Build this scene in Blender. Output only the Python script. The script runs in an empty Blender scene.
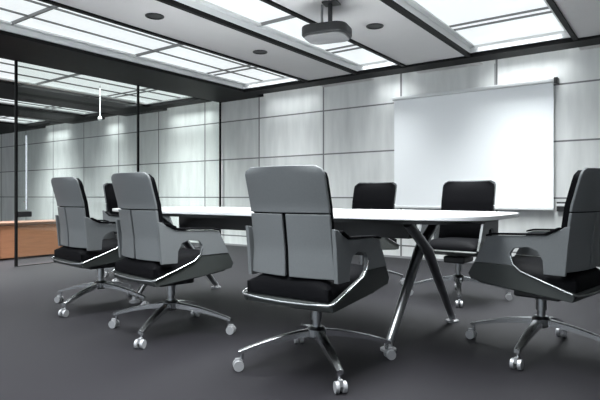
import bpy, bmesh, math, random
from mathutils import Vector, Matrix
PI = math.pi
S = bpy.context.scene
C = S.collection
random.seed(4)

# ------------------------------------------------------------------ camera
EYE = 0.87
cam_data = bpy.data.cameras.new('camera')
cam = bpy.data.objects.new('camera', cam_data); C.objects.link(cam)
cam.location = (0, 0, EYE)
cam.rotation_euler = (PI/2, 0, 0.6248)
cam_data.sensor_width = 36; cam_data.lens = 525/600*36
cam_data.shift_y = -4/600
cam_data.clip_start = 0.02
S.camera = cam

# ------------------------------------------------------------------ world, exposure
PANE = 0.70          # luminous glazing of the ceiling
WORLD = 1.9        # fill daylight through the added, unseen window front
STRIP_POWER = 27   # watts per square metre of glazed ceiling strip
STRIPS = [(-5.66, -4.42), (-3.60, -2.88), (-2.05, -0.90), (-8.10, -6.66), (-10.15, -9.40), (-12.6, -11.4)]
for a, b in STRIPS:                          # the lamps of the luminous ceiling, directly under its panes
    ld = bpy.data.lights.new('ceiling_strip_light', 'AREA'); ld.shape = 'RECTANGLE'
    ld.size = b - a - 0.26; ld.size_y = 8.31; ld.energy = STRIP_POWER*ld.size*ld.size_y*(1.35 if a > -3 else 1.15 if a > -4 else 0.85 if a > -6 else 1.75); ld.spread = math.radians(98)
    ld.color = (0.93, 0.98, 1.0)
    lo = bpy.data.objects.new('ceiling_strip_light', ld); C.objects.link(lo); lo.location = ((a+b)/2, 2.53, 2.625 if a > -6 else 2.57)
w = bpy.data.worlds.new('world'); S.world = w; w.use_nodes = True
bg = w.node_tree.nodes['Background']
bg.inputs[0].default_value = (0.86, 0.93, 1.0, 1); bg.inputs[1].default_value = WORLD
S.view_settings.view_transform = 'Standard'; S.view_settings.look = 'None'
S.view_settings.gamma = 1; S.view_settings.exposure = 0.30
S.view_settings.use_curve_mapping = False
S.cycles.max_bounces = 10; S.cycles.diffuse_bounces = 6
S.cycles.use_denoising = True

# ------------------------------------------------------------------ materials
def mat(name, col, rough=0.5, metal=0.0, spec=0.5, noise=0.0, nscale=40.0, bump=0.0, stretch=(1, 1, 1)):
    m = bpy.data.materials.new(name); m.use_nodes = True
    nt = m.node_tree; b = nt.nodes['Principled BSDF']
    b.inputs['Base Color'].default_value = (*col, 1)
    b.inputs['Roughness'].default_value = rough; b.inputs['Metallic'].default_value = metal
    b.inputs['Specular IOR Level'].default_value = spec
    if noise or bump:
        tc = nt.nodes.new('ShaderNodeTexCoord'); mp = nt.nodes.new('ShaderNodeMapping')
        mp.inputs['Scale'].default_value = stretch
        nz = nt.nodes.new('ShaderNodeTexNoise'); nz.inputs['Scale'].default_value = nscale
        nz.inputs['Detail'].default_value = 4
        nt.links.new(tc.outputs['Object'], mp.inputs['Vector']); nt.links.new(mp.outputs[0], nz.inputs['Vector'])
        if noise:
            mx = nt.nodes.new('ShaderNodeMix'); mx.data_type = 'RGBA'
            mx.inputs[6].default_value = (*[c*(1-noise) for c in col], 1)
            mx.inputs[7].default_value = (*[min(1, c*(1+noise)) for c in col], 1)
            nt.links.new(nz.outputs['Fac'], mx.inputs[0]); nt.links.new(mx.outputs[2], b.inputs['Base Color'])
        if bump:
            bp = nt.nodes.new('ShaderNodeBump'); bp.inputs['Strength'].default_value = bump
            bp.inputs['Distance'].default_value = 0.003
            nt.links.new(nz.outputs['Fac'], bp.inputs['Height']); nt.links.new(bp.outputs[0], b.inputs['Normal'])
    return m

def wall_material():
    m = bpy.data.materials.new('concrete_panels'); m.use_nodes = True
    nt = m.node_tree; N = nt.nodes; L = nt.links; b = N['Principled BSDF']
    b.inputs['Roughness'].default_value = 0.6
    tc = N.new('ShaderNodeTexCoord'); sp = N.new('ShaderNodeSeparateXYZ'); L.new(tc.outputs['Object'], sp.inputs[0])
    def joint(axis, off, size, width):
        a = N.new('ShaderNodeMath'); a.operation = 'ADD'; a.inputs[1].default_value = -off; L.new(sp.outputs[axis], a.inputs[0])
        d = N.new('ShaderNodeMath'); d.operation = 'DIVIDE'; d.inputs[1].default_value = size; L.new(a.outputs[0], d.inputs[0])
        f = N.new('ShaderNodeMath'); f.operation = 'FRACT'; L.new(d.outputs[0], f.inputs[0])
        s = N.new('ShaderNodeMath'); s.operation = 'LESS_THAN'; s.inputs[1].default_value = width/size; L.new(f.outputs[0], s.inputs[0])
        fl = N.new('ShaderNodeMath'); fl.operation = 'FLOOR'; L.new(d.outputs[0], fl.inputs[0])
        return s, fl
    jx, ix = joint(0, -0.56 - 0.01, 1.3, 0.026); jz, iz = joint(2, 0.835, 0.67, 0.020)
    mxm = N.new('ShaderNodeMath'); mxm.operation = 'MAXIMUM'; L.new(jx.outputs[0], mxm.inputs[0]); L.new(jz.outputs[0], mxm.inputs[1])
    # a slightly different grey for every panel, and a soft cloudy concrete with vertical streaks
    cb = N.new('ShaderNodeCombineXYZ'); L.new(ix.outputs[0], cb.inputs[0]); L.new(iz.outputs[0], cb.inputs[1])
    wn = N.new('ShaderNodeTexWhiteNoise'); wn.noise_dimensions = '3D'; L.new(cb.outputs[0], wn.inputs['Vector'])
    mp = N.new('ShaderNodeMapping'); mp.inputs['Scale'].default_value = (5, 1, 0.8); L.new(tc.outputs['Object'], mp.inputs['Vector'])
    nz = N.new('ShaderNodeTexNoise'); nz.inputs['Scale'].default_value = 1.6; nz.inputs['Detail'].default_value = 6
    L.new(mp.outputs[0], nz.inputs['Vector'])
    ad = N.new('ShaderNodeMath'); ad.operation = 'MULTIPLY_ADD'; ad.inputs[1].default_value = 0.25; L.new(wn.outputs['Value'], ad.inputs[0])
    L.new(nz.outputs['Fac'], ad.inputs[2])
    cr = N.new('ShaderNodeValToRGB'); L.new(ad.outputs[0], cr.inputs[0])
    cr.color_ramp.elements[0].position = 0.3; cr.color_ramp.elements[0].color = (0.57, 0.58, 0.57, 1)
    cr.color_ramp.elements[1].position = 0.95; cr.color_ramp.elements[1].color = (0.80, 0.81, 0.795, 1)
    mx = N.new('ShaderNodeMix'); mx.data_type = 'RGBA'; mx.inputs[7].default_value = (0.16, 0.16, 0.16, 1)
    L.new(mxm.outputs[0], mx.inputs[0]); L.new(cr.outputs[0], mx.inputs[6]); L.new(mx.outputs[2], b.inputs['Base Color'])
    return m

def glass_material(name, tint, gl=0.05):
    m = bpy.data.materials.new(name); m.use_nodes = True
    nt = m.node_tree; N = nt.nodes; L = nt.links
    N.remove(N['Principled BSDF']); out = N['Material Output']
    t = N.new('ShaderNodeBsdfTransparent'); t.inputs[0].default_value = (*tint, 1)
    g = N.new('ShaderNodeBsdfGlossy'); g.inputs['Roughness'].default_value = 0.02
    mx = N.new('ShaderNodeMixShader'); mx.inputs[0].default_value = gl
    L.new(t.outputs[0], mx.inputs[1]); L.new(g.outputs[0], mx.inputs[2]); L.new(mx.outputs[0], out.inputs[0])
    return m

def emit_material(name, col, strength):
    m = bpy.data.materials.new(name); m.use_nodes = True
    b = m.node_tree.nodes['Principled BSDF']
    b.inputs['Base Color'].default_value = (0.25, 0.25, 0.25, 1); b.inputs['Roughness'].default_value = 0.4
    b.inputs['Emission Color'].default_value = (*col, 1); b.inputs['Emission Strength'].default_value = strength
    return m

M = dict(
    wall=wall_material(),
    plain=mat('light_plaster', (0.55, 0.55, 0.54), 0.7, noise=0.04, nscale=6),
    ceil=mat('ceiling_plaster', (0.66, 0.645, 0.645), 0.75, noise=0.03, nscale=5),
    reveal=mat('skylight_reveal', (0.74, 0.75, 0.75), 0.5, noise=0.02),
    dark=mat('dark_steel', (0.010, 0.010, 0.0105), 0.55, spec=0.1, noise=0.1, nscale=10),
    bar=mat('glazing_bar', (0.17, 0.175, 0.175), 0.5, noise=0.05),
    carpet=mat('dark_carpet', (0.0062, 0.0054, 0.0075), 0.6, spec=0.24, noise=0.22, nscale=160, bump=0.25),
    pane=emit_material('luminous_glazing', (0.92, 0.98, 1.0), PANE),
    glass=glass_material('partition_glass', (0.93, 0.955, 0.94)),
    wglass=glass_material('window_glass', (0.97, 0.98, 0.98), 0.03),
    shell=mat('grey_shell', (0.125, 0.132, 0.136), 0.55, spec=0.35, noise=0.08, nscale=120, bump=0.1),
    under=mat('dark_shell', (0.040, 0.044, 0.042), 0.45, 0.2, noise=0.06, nscale=60),
    leather=mat('black_leather', (0.0035, 0.0035, 0.0042), 0.6, spec=0.03, noise=0.15, nscale=60, bump=0.3),
    chrome=mat('polished_metal', (0.62, 0.63, 0.64), 0.22, 1.0, noise=0.03),
    alu=mat('satin_metal', (0.36, 0.37, 0.38), 0.32, 1.0, noise=0.04),
    caster=mat('pale_caster', (0.34, 0.34, 0.35), 0.35, 0.3, noise=0.05),
    black=mat('black_plastic', (0.015, 0.015, 0.016), 0.45, noise=0.1),
    white=mat('white_lacquer', (0.86, 0.87, 0.87), 0.16, spec=0.5, noise=0.01),
    screen=mat('screen_cloth', (0.93, 0.95, 0.96), 0.9, spec=0.1, noise=0.01),
    case=mat('pale_casing', (0.66, 0.67, 0.67), 0.4, noise=0.02),
    wood=mat('orange_wood', (0.38, 0.165, 0.085), 0.45, noise=0.22, nscale=5, stretch=(1, 1, 9)),
    woodtop=mat('brown_wood', (0.14, 0.075, 0.05), 0.4, noise=0.15, nscale=6),
    pgrey=mat('dark_grey_plastic', (0.014, 0.0145, 0.0155), 0.45, noise=0.05),
    plight=mat('mid_grey_plastic', (0.24, 0.24, 0.245), 0.5, noise=0.05),
    lens=mat('lens_glass', (0.02, 0.02, 0.03), 0.05, noise=0.02),
)

# ------------------------------------------------------------------ helpers
def obj(name, bm, m, parent=None, smooth=None, bevel=0.0, seg=2):
    bmesh.ops.recalc_face_normals(bm, faces=bm.faces)
    me = bpy.data.meshes.new(name); bm.to_mesh(me); bm.free()
    o = bpy.data.objects.new(name, me); C.objects.link(o); me.materials.append(m)
    if smooth is not None:
        for p in me.polygons: p.use_smooth = True
        me.set_sharp_from_angle(angle=math.radians(smooth))
    if bevel:
        bv = o.modifiers.new('bevel', 'BEVEL'); bv.width = bevel; bv.segments = seg; bv.limit_method = 'ANGLE'
        bv.angle_limit = math.radians(40)
    if parent: o.parent = parent
    return o

def BM(): return bmesh.new()

def box(bm, x0, x1, y0, y1, z0, z1):
    v = [bm.verts.new((x, y, z)) for x in (x0, x1) for y in (y0, y1) for z in (z0, z1)]
    for f in ((0, 1, 3, 2), (4, 6, 7, 5), (0, 4, 5, 1), (2, 3, 7, 6), (0, 2, 6, 4), (1, 5, 7, 3)):
        bm.faces.new([v[i] for i in f])
    return bm

def boxm(*a): return box(BM(), *a)

def frames(pts):
    out = []; n = len(pts)
    for i in range(n):
        t = (pts[min(i+1, n-1)] - pts[max(i-1, 0)]).normalized(); out.append(t)
    return out

def tube(bm, pts, r, seg=10, caps=True):
    pts = [Vector(p) for p in pts]; rs = r if isinstance(r, (list, tuple)) else [r]*len(pts)
    T = frames(pts); up = Vector((0, 0, 1)) if abs(T[0].z) < 0.9 else Vector((1, 0, 0)); rings = []
    nrm = (up - T[0]*up.dot(T[0])).normalized()
    for p, t, rr in zip(pts, T, rs):
        nrm = (nrm - t*nrm.dot(t)).normalized(); bn = t.cross(nrm)
        rings.append([bm.verts.new(p + (nrm*math.cos(a) + bn*math.sin(a))*rr) for a in [2*PI*k/seg for k in range(seg)]])
    for a, b in zip(rings, rings[1:]):
        for k in range(seg): bm.faces.new((a[k], a[(k+1) % seg], b[(k+1) % seg], b[k]))
    if caps: bm.faces.new(rings[0]); bm.faces.new(rings[-1])
    return bm

def lathe(bm, prof, seg=20, cx=0, cy=0):
    rings = []
    for r, z in prof:
        rings.append([bm.verts.new((cx + r*math.cos(2*PI*k/seg), cy + r*math.sin(2*PI*k/seg), z)) for k in range(seg)])
    for a, b in zip(rings, rings[1:]):
        for k in range(seg): bm.faces.new((a[k], a[(k+1) % seg], b[(k+1) % seg], b[k]))
    bm.faces.new(rings[0]); bm.faces.new(rings[-1])
    return bm

def prism_x(bm, poly, x0, x1):
    """polygon given in (y, z), extruded along x"""
    a = [bm.verts.new((x0, y, z)) for y, z in poly]; b = [bm.verts.new((x1, y, z)) for y, z in poly]
    bm.faces.new(a); bm.faces.new(b); n = len(poly)
    for i in range(n): bm.faces.new((a[i], a[(i+1) % n], b[(i+1) % n], b[i]))
    return bm

def prism_z(bm, poly, z0, z1):
    a = [bm.verts.new((x, y, z0)) for x, y in poly]; b = [bm.verts.new((x, y, z1)) for x, y in poly]
    bm.faces.new(a); bm.faces.new(b); n = len(poly)
    for i in range(n): bm.faces.new((a[i], a[(i+1) % n], b[(i+1) % n], b[i]))
    return bm

def slab(bm, fa, fb, nu, nv):
    """closed sheet between surface functions fa(s,t) and fb(s,t), s,t in 0..1"""
    G = [[[bm.verts.new(f(i/nu, j/nv)) for j in range(nv+1)] for i in range(nu+1)] for f in (fa, fb)]
    for g in G:
        for i in range(nu):
            for j in range(nv): bm.faces.new((g[i][j], g[i+1][j], g[i+1][j+1], g[i][j+1]))
    A, B = G
    for i in range(nu):
        bm.faces.new((A[i][0], A[i+1][0], B[i+1][0], B[i][0])); bm.faces.new((A[i][nv], A[i+1][nv], B[i+1][nv], B[i][nv]))
    for j in range(nv):
        bm.faces.new((A[0][j], A[0][j+1], B[0][j+1], B[0][j])); bm.faces.new((A[nu][j], A[nu][j+1], B[nu][j+1], B[nu][j]))
    return bm

def thing(name, label, cat, loc=(0, 0, 0), rz=0.0, group=None):
    o = bpy.data.objects.new(name, None); C.objects.link(o); o.empty_display_size = 0.1
    o.location = loc; o.rotation_euler = (0, 0, rz); o['label'] = label; o['category'] = cat
    if group: o['group'] = group
    return o

def tag(o, label, cat, group=None):
    o['label'] = label; o['category'] = cat
    if group: o['group'] = group
    return o

def struct(name, bm, m, parent=None, **k):
    o = obj(name, bm, m, parent, **k)
    if parent is None: o['kind'] = 'structure'
    return o

def root_struct(name):
    o = bpy.data.objects.new(name, None); C.objects.link(o); o['kind'] = 'structure'; return o

# ------------------------------------------------------------------ room shell
ZC = 2.56; YW = 6.8; XL = -15.0; XR = 2.0; YF = -1.8; ZT = 2.67
YS = 6.30                                  # where the glazing and the plaster bands stop before the wall
struct('floor', boxm(XL, XR, YF, YW, -0.1, 0.0), M['carpet'])
struct('wall_back', boxm(XL, XR, YW, YW+0.15, 0, 3.1), M['wall'])
struct('wall_right', boxm(XR, XR+0.15, YF, YW, 0, 3.1), M['plain'])
struct('wall_left', boxm(XL-0.15, XL, YF, YW, 0, 3.1), M['plain'])
# plaster bands of the ceiling run towards the back wall, glazed strips between them
bands = [(-4.42, -3.60), (-2.88, -2.05), (-0.90, XR)]
strips = STRIPS
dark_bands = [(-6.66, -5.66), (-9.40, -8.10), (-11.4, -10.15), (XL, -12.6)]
bm = BM()
for a, b in bands:
    box(bm, a+0.02, b-0.02 if b < 0 else b, YF, YS, ZC, ZC+0.09); box(bm, a-0.02, b+0.02 if b < 0 else b, YS+0.28, YW, ZC-0.01, ZT+0.02)
box(bm, XL, XR, YF, YW, 3.0, 3.1)          # roof slab closing everything above the glazing
struct('ceiling', bm, M['ceil'])
n = 0
for (a, b) in bands:                        # dark steel angle along every edge of a band
    for x in ((a, b) if b < 0 else (a,)):
        n += 1; struct('trim_%d' % n, boxm(x-0.02, x+0.025, YF, YS, ZC-0.02, ZC+0.10), M['dark'])
for a, b in dark_bands:                     # dark ceiling bands over and beyond the glass partition
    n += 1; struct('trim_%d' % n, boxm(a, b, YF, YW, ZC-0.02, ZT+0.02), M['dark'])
for a, b in ((-5.66, XR), (-8.10, -6.66), (-10.15, -9.40), (-12.6, -11.4)):   # dark slot trim along the top of the wall
    n += 1; struct('trim_%d' % n, boxm(a, b, YS, YS+0.28, ZC-0.03, ZC+0.08), M['dark'])
for i, (a, b) in enumerate(strips):
    W = root_struct('window_%d' % (i+1))
    ZP = ZT if a > -6 else 2.61             # the strips beyond the glass are glazed nearly flush
    bm = boxm(a, b, YF, YW-0.01, ZP, ZP+0.02)
    obj('luminous_pane', bm, M['pane'], W)
    fr = BM(); wd = b - a
    for yb in (-0.38, 1.14, 2.66, 4.19, 5.72):
        if yb < 5: box(fr, a, b, yb-0.010, yb+0.010, ZP-0.03, ZP)
        if a > -4: continue
        box(fr, a+wd*0.32, a+wd*0.334, yb, min(yb+1.53, YS), ZP-0.016, ZP)
        box(fr, a+wd*0.66, a+wd*0.674, yb, min(yb+1.53, YS), ZP-0.016, ZP)
    box(fr, a, b, 5.42, 5.438, ZP-0.018, ZP); box(fr, a, b, 5.56, 5.578, ZP-0.018, ZP)
    obj('glazing_bars', fr, M['bar'], W)
    rv = BM()
    box(rv, a, a+0.03, YF, YS, ZC+0.02, ZP); box(rv, b-0.03, b, YF, YS, ZC+0.02, ZP); box(rv, a+0.03, b-0.03, YS-0.03, YS, ZC+0.02, ZP-0.01)
    box(rv, a+0.03, a+0.09, YF, YS-0.03, ZP-0.03, ZP-0.012); box(rv, b-0.09, b-0.03, YF, YS-0.03, ZP-0.03, ZP-0.012)
    obj('reveal', rv, M['reveal'], W)
# unseen window front behind the camera, added to let fill daylight in
W = root_struct('window_7')
fr = BM()
for k in range(12):
    x = XL + (XR - XL)*k/11; box(fr, x-0.03, x+0.03, YF-0.05, YF+0.05, 0, ZC)
box(fr, XL, XR, YF-0.05, YF+0.05, 0, 0.08); box(fr, XL, XR, YF-0.05, YF+0.05, ZC-0.08, ZC+0.5)
obj('window_frame', fr, M['dark'], W)
obj('window_glass', boxm(XL, XR, YF-0.006, YF+0.006, 0.08, ZC-0.08), M['wglass'], W)
struct('baseboard_back', boxm(-6.60, XR, YW-0.012, YW, 0, 0.03), M['plight'])

# glass partition under the dark head
GX = -6.62
P = thing('glass_partition', 'clear glass partition with slim dark posts under the dark ceiling band', 'partition', (GX, 5.0, 0))
for y0, y1 in ((-1.785, -0.015), (0.015, 1.735)):
    obj('glass_sheet', boxm(-0.006, 0.006, y0, y1, 0.03, ZC-0.021), M['glass'], P)
for y in (-1.80, 0.0, 1.75):
    obj('post', boxm(-0.014, 0.014, y-0.014, y+0.014, 0.0, ZC-0.021), M['dark'], P)
obj('floor_track', boxm(-0.02, 0.02, -1.786, 1.736, 0.0, 0.008), M['pgrey'], P)
h = BM(); tube(h, [(0.06, -1.70, 0.70), (0.06, -1.70, 1.62)], 0.016)
for z in (0.8, 1.52): tube(h, [(0.0, -1.70, z), (0.06, -1.70, z)], 0.009)
obj('pull_handle', h, M['chrome'], P, smooth=40)
obj('lock_case', boxm(-0.03, 0.03, -1.785, -1.62, 0.61, 0.68), M['black'], P, bevel=0.004)

# ------------------------------------------------------------------ low orange sideboard behind the glass
sb = thing('sideboard', 'low orange wooden sideboard on the floor behind the glass partition', 'sideboard', (-7.64, 2.2, 0))
Y0, Y1 = -2.4, 2.35
obj('body', boxm(-0.25, 0.225, Y0, Y1, 0.02, 0.47), M['wood'], sb)
obj('top', boxm(-0.27, 0.262, Y0-0.01, Y1+0.01, 0.47, 0.505), M['woodtop'], sb, bevel=0.003)
obj('plinth', boxm(-0.23, 0.20, Y0+0.03, Y1-0.03, 0.0, 0.02), M['woodtop'], sb)
nd = 4
for k in range(nd):
    a = Y0 + (Y1-Y0)*k/nd + 0.004; b = Y0 + (Y1-Y0)*(k+1)/nd - 0.004
    obj('door', boxm(0.227, 0.25, a, b, 0.025, 0.465), M['wood'], sb, bevel=0.002)

# ------------------------------------------------------------------ projection screen on the back wall
SX0, SX1 = -3.23, -1.19
sc_ = thing('projection_screen', 'large white projection screen hanging on the grey panel wall', 'screen', ((SX0+SX1)/2, YW-0.06, 0.7))
hw = (SX1-SX0)/2
obj('screen_cloth', boxm(-hw, hw, -0.004, 0.004, 0.03, 1.50), M['screen'], sc_)
obj('casing', boxm(-hw-0.02, hw+0.01, -0.045, 0.055, 1.50, 1.548), M['case'], sc_, bevel=0.01)
obj('bottom_bar', boxm(-hw, hw, -0.014, 0.014, 0.0, 0.03), M['case'], sc_, bevel=0.005)
obj('end_bracket', boxm(hw+0.01, hw+0.05, -0.05, 0.058, 1.485, 1.555), M['pgrey'], sc_, bevel=0.004)
wl = BM(); tube(wl, [(0.34, 0.03, 1.548), (0.34, 0.03, 1.83)], 0.006, 6)
obj('hanging_wire', wl, M['plight'], sc_)
pn = thing('wall_panel', 'small black wall ledge with pale strip right of the screen', 'panel', (-1.02, YW, 0.72))
obj('back_box', boxm(-0.14, 0.10, -0.05, 0, -0.03, 0.03), M['black'], pn, bevel=0.004)
obj('pale_strip', boxm(-0.14, 0.10, -0.052, 0, 0.031, 0.06), M['case'], pn, bevel=0.003)
obj('upper_strip', boxm(-0.14, 0.10, -0.045, 0, 0.061, 0.08), M['pgrey'], pn)

# ------------------------------------------------------------------ ceiling things
def downlight(x, y, label):
    t = thing('downlight', label, 'downlight', (x, y, ZC), 0, 'round downlights in the plaster bands')
    obj('trim_ring', lathe(BM(), [(0.088, 0), (0.086, -0.008), (0.070, -0.010), (0.068, 0)], 24), M['black'], t, smooth=40)
    obj('reflector', lathe(BM(), [(0.067, -0.003), (0.05, -0.002), (0.02, -0.0015)], 24), M['black'], t, smooth=40)
downlight(-3.99, 3.20, 'round black downlight on the left ceiling band, nearest the camera')
downlight(-3.98, 4.72, 'round black downlight on the left ceiling band, farther towards the wall')
downlight(-2.45, 4.67, 'round black downlight on the ceiling band beside the projector')

pj = thing('ceiling_projector', 'dark projector hanging from the ceiling on a short pole', 'projector', (-2.50, 3.87, ZC), 0.25)
def rr(hx, hy, r, k=6):
    out = []
    for cx, cy, a0 in ((hx-r, hy-r, 0), (-hx+r, hy-r, PI/2), (-hx+r, -hy+r, PI), (hx-r, -hy+r, 1.5*PI)):
        for i in range(k+1):
            a = a0 + PI/2*i/k; out.append((cx+r*math.cos(a), cy+r*math.sin(a)))
    return out
bd = prism_z(BM(), rr(0.205, 0.165, 0.10), -0.30, -0.215)
obj('housing', bd, M['pgrey'], pj, smooth=40, bevel=0.015, seg=3)
obj('underside', prism_z(BM(), rr(0.185, 0.145, 0.09), -0.315, -0.3005), M['plight'], pj, smooth=40, bevel=0.004)
ln = BM(); tube(ln, [(0.06, 0.15, -0.255), (0.06, 0.185, -0.255)], 0.035, 18)
obj('lens', ln, M['lens'], pj, smooth=40)
mp = BM(); tube(mp, [(0.03, 0, -0.2), (0.03, 0, -0.004)], 0.02, 12); box(mp, -0.06, 0.12, -0.05, 0.05, -0.2145, -0.2)
obj('mount_pole', mp, M['black'], pj, smooth=40)
obj('ceiling_plate', boxm(-0.03, 0.11, -0.06, 0.06, -0.014, -0.0005), M['black'], pj, bevel=0.003)
cb = BM(); tube(cb, [(-0.05, 0.02, -0.205), (-0.055, 0.02, -0.1), (-0.05, 0.02, -0.002)], 0.012, 8)
obj('cable_conduit', cb, M['plight'], pj, smooth=40)

spk = BM(); tube(spk, [(0, 0, 0), (0, 0, -0.50)], 0.008, 8); lathe(spk, [(0.012, -0.56), (0.03, -0.54), (0.034, -0.51), (0.012, -0.48)], 12)
o = obj('pendant_sprinkler', spk, M['case'], smooth=40); o.location = (-7.4, 4.87, 2.609)
tag(o, 'thin white pendant hanging from the glazed ceiling behind the partition', 'sprinkler')

# ------------------------------------------------------------------ conference table
TCX, TCY = -2.39, 3.13
HL, HW = 1.60, 0.585
tb = thing('conference_table', 'long white conference table on crossed metal legs', 'table', (TCX, TCY, 0))
def superell(hl, hw_, n_=5.0, k=96):
    out = []
    for i in range(k):
        a = 2*PI*i/k; c, s = math.cos(a), math.sin(a)
        out.append((hl*math.copysign(abs(c)**(2/n_), c), hw_*math.copysign(abs(s)**(2/n_), s)))
    return out
obj('tabletop', prism_z(BM(), superell(HL, HW), 0.740, 0.765), M['white'], tb, smooth=40, bevel=0.004)
obj('underframe', prism_z(BM(), superell(HL-0.12, HW-0.10), 0.715, 0.7395), M['black'], tb, smooth=40)
obj('cable_channel', boxm(-1.12, 1.02, -0.06, 0.06, 0.60, 0.7145), M['black'], tb, bevel=0.006)
for sx in (1.09, -1.19):
    for s in (-1, 1):
        lg = BM(); ox = 0.028*s
        tube(lg, [(ox, -0.30*s, 0.714), (ox, 0, 0.53), (ox, 0.43*s, 0.035)], [0.030, 0.034, 0.022], 12)
        l = obj('leg', lg, M['alu'], tb, smooth=40); l.location = (sx, 0, 0)
        ft = lathe(BM(), [(0.045, 0), (0.045, 0.012), (0.025, 0.022), (0.02, 0.05)], 18)
        f_ = obj('foot', ft, M['caster'], l, smooth=40); f_.location = (ox, 0.437*s, 0)

# ------------------------------------------------------------------ chairs
def ycen(z):
    k = [(0.36, -0.210), (0.62, -0.222), (0.82, -0.250), (1.02, -0.305)]
    for (a, ya), (b, yb) in zip(k, k[1:]):
        if z <= b:
            t = (z-a)/(b-a); return ya + (yb-ya)*t
    return k[-1][1]
def hwid(z, base=0.235, top=1.01, r=0.045):
    z = min(z, top)
    d = max(0.0, (z-(top-r))/r)
    return base - r*(1-math.sqrt(max(0, 1-d*d))) + (0.012*(0.62-z)/0.12 if z < 0.62 else 0)
def sheet(u0, u1, z0, z1, dy, th, base=0.235, top=1.01, bulge=0.038, nu=10, nv=12, puff=0.0):
    def f(off, pf):
        def g(s, t):
            u = u0 + (u1-u0)*s; z = z0 + (z1-z0)*t; wv = hwid(z, base, top)
            e = 1 - abs(2*s-1)**4; e2 = 1 - abs(2*t-1)**6
            return (u*wv, ycen(z) - bulge*(1-u*u) + dy + off + pf*e*e2, z)
        return g
    return slab(BM(), f(0, 0), f(th, puff), nu, nv)

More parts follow.
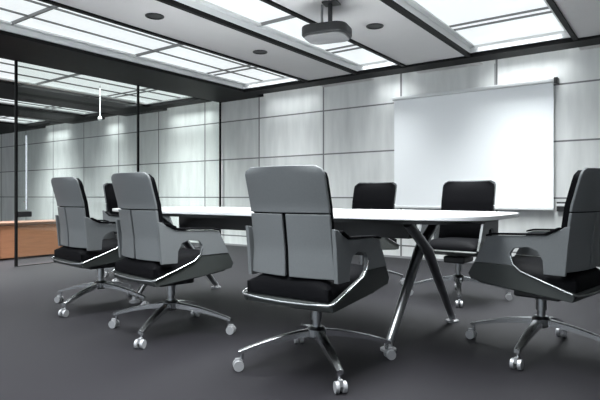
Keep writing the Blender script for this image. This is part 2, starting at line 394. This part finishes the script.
def make_chair(label):
    t = thing('office_chair', label, 'chair', group='grey shell conference chairs')
    # back: lower shell in two leaves with an open slot, head panel above the seam, black padding in front
    obj('back_panel', sheet(-1, -0.045, 0.485, 0.785, 0, 0.014), M['shell'], t, smooth=50, bevel=0.003)
    obj('back_panel', sheet(0.045, 1, 0.485, 0.785, 0, 0.014), M['shell'], t, smooth=50, bevel=0.003)
    obj('head_panel', sheet(-1, 1, 0.791, 1.01, 0, 0.014, nu=18), M['shell'], t, smooth=50, bevel=0.003)
    obj('back_cushion', sheet(-0.97, 0.97, 0.49, 1.0, 0.016, 0.03, nu=18, nv=20, puff=0.025, top=1.0), M['leather'], t, smooth=50)
    # seat: tray, padding, bright rim
    tray = prism_x(BM(), [(-0.265, 0.365), (-0.255, 0.340), (0.0, 0.360), (0.24, 0.385), (0.30, 0.415), (0.285, 0.43), (0.0, 0.41), (-0.26, 0.385)], -0.247, 0.247)
    obj('seat_shell', tray, M['under'], t, smooth=35, bevel=0.008)
    def top(s, q):
        x = (s-0.5)*0.485; y = -0.265 + q*0.545; e = (1-abs(2*s-1)**5)*(1-abs(2*q-1)**7)
        return (x, y, 0.425 + 0.015*q + 0.06*e + (0.02*(1-q) if q < 0.2 else 0.016))
    def bot(s, q):
        x = (s-0.5)*0.485; y = -0.265 + q*0.545
        return (x, y, 0.390 + 0.04*q)
    obj('seat_cushion', slab(BM(), top, bot, 16, 16), M['leather'], t, smooth=60)
    arm_poly = [(-0.225, 0.47), (-0.238, 0.62), (-0.250, 0.72), (-0.225, 0.715), (-0.185, 0.69), (-0.13, 0.665), (0.15, 0.655),
                (0.185, 0.645), (0.262, 0.502), (0.047, 0.502), (0.055, 0.565), (0.035, 0.592), (-0.04, 0.603), (-0.09, 0.585),
                (-0.115, 0.54), (-0.12, 0.47)]
    side_poly = [(-0.26, 0.345), (-0.27, 0.385), (0.0, 0.470), (0.045, 0.50), (0.263, 0.50), (0.30, 0.435), (0.285, 0.405), (0.10, 0.378)]
    for s in (-1, 1):
        a = obj('armrest', prism_x(BM(), arm_poly, s*0.248, s*0.269), M['shell'], t, bevel=0.003)
        obj('seat_side', prism_x(BM(), side_poly, s*0.247, s*0.266), M['under'], t, bevel=0.003)
        pad = prism_x(BM(), [(-0.20, 0.703), (-0.13, 0.668), (0.15, 0.658), (0.19, 0.648), (0.19, 0.658), (0.15, 0.669), (-0.125, 0.680), (-0.193, 0.714)], s*0.238, s*0.276)
        obj('arm_pad', pad, M['leather'], a, bevel=0.004)
        ed = BM(); tube(ed, [(s*0.272, 0.052, 0.55), (s*0.272, 0.038, 0.508), (s*0.272, -0.003, 0.474), (s*0.272, -0.12, 0.433), (s*0.272, -0.262, 0.386)], 0.005, 8)
        obj('rim_trim', ed, M['chrome'], a, smooth=50)
    rim = BM(); tube(rim, [(-0.272, -0.262, 0.386), (-0.252, -0.282, 0.379), (-0.13, -0.288, 0.372), (0, -0.290, 0.370), (0.13, -0.288, 0.372), (0.252, -0.282, 0.379), (0.272, -0.262, 0.386)], 0.005, 8)
    obj('rim_trim', rim, M['alu'], t, smooth=50)
    obj('tilt_mechanism', boxm(-0.09, 0.09, -0.13, 0.12, 0.305, 0.362), M['black'], t, bevel=0.012)
    cl = lathe(BM(), [(0.022, 0.16), (0.022, 0.23), (0.028, 0.232), (0.028, 0.31)], 16)
    obj('column', cl, M['alu'], t, smooth=40)
    obj('hub', lathe(BM(), [(0.03, 0.135), (0.05, 0.15), (0.05, 0.185), (0.034, 0.20)], 20), M['alu'], t, smooth=40)
    for k in range(4):
        lg = BM()
        def side(sg):
            def g(s, q):
                x = 0.03 + 0.375*s; hwd = 0.026 - 0.011*s; zt = 0.188 - 0.088*s + 0.012*math.sin(PI*s); th = 0.036 - 0.016*s
                return (x, (q-0.5)*2*hwd, zt - (0.004*abs(2*q-1)**2 if sg else th))
            return g
        slab(lg, side(1), side(0), 10, 4); tube(lg, [(0.388, 0, 0.092), (0.388, 0, 0.052)], 0.009, 10)
        l = obj('leg', lg, M['chrome'], t, smooth=50); l.rotation_euler = (0, 0, PI/2*k)
        cs = BM()
        for s in (-1, 1): tube(cs, [(0.405, s*0.009, 0.026), (0.405, s*0.026, 0.026)], 0.026, 16)
        box(cs, 0.385, 0.42, -0.008, 0.008, 0.03, 0.06)
        obj('caster', cs, M['caster'], l, smooth=40)
    return t

def dup(root, label):
    r = root.copy(); C.objects.link(r); r['label'] = label
    for ch in list(root.children):
        c = ch.copy(); C.objects.link(c); c.parent = r
        for g in ch.children:
            d = g.copy(); C.objects.link(d); d.parent = c
    return r

def place(t, x, y, rz, cross):
    t.location = (x, y, 0); t.rotation_euler = (0, 0, math.radians(rz))
    k = 0
    for ch in t.children:
        if ch.name.startswith('leg'):
            ch.rotation_euler = (0, 0, math.radians(cross - rz + 90*k)); k += 1

ch = make_chair('large grey chair in front centre, its slotted back towards the camera')
kids = [
    (ch, -1.518, 2.252, 0, 49),
    (dup(ch, 'second grey chair from the left, seen from behind, hiding the left end of the table'), -2.66, 2.265, -9, 24.5),
    (dup(ch, 'leftmost grey chair, in front of the orange sideboard and glass'), -3.72, 2.455, -8, 18.4),
    (dup(ch, 'grey chair seen from the side at the right end of the white table'), -0.625, 3.18, 79, 85),
    (dup(ch, 'black padded chair across the table, in front of the right half of the white screen'), -1.53, 4.44, 180, 20),
    (dup(ch, 'black padded chair across the table, at the left edge of the white screen'), -2.50, 4.50, 180, 40),
    (dup(ch, 'chair at the left end of the table, mostly hidden behind another chair back'), -4.62, 3.50, -90, 20),
]
for k in kids: place(*k)
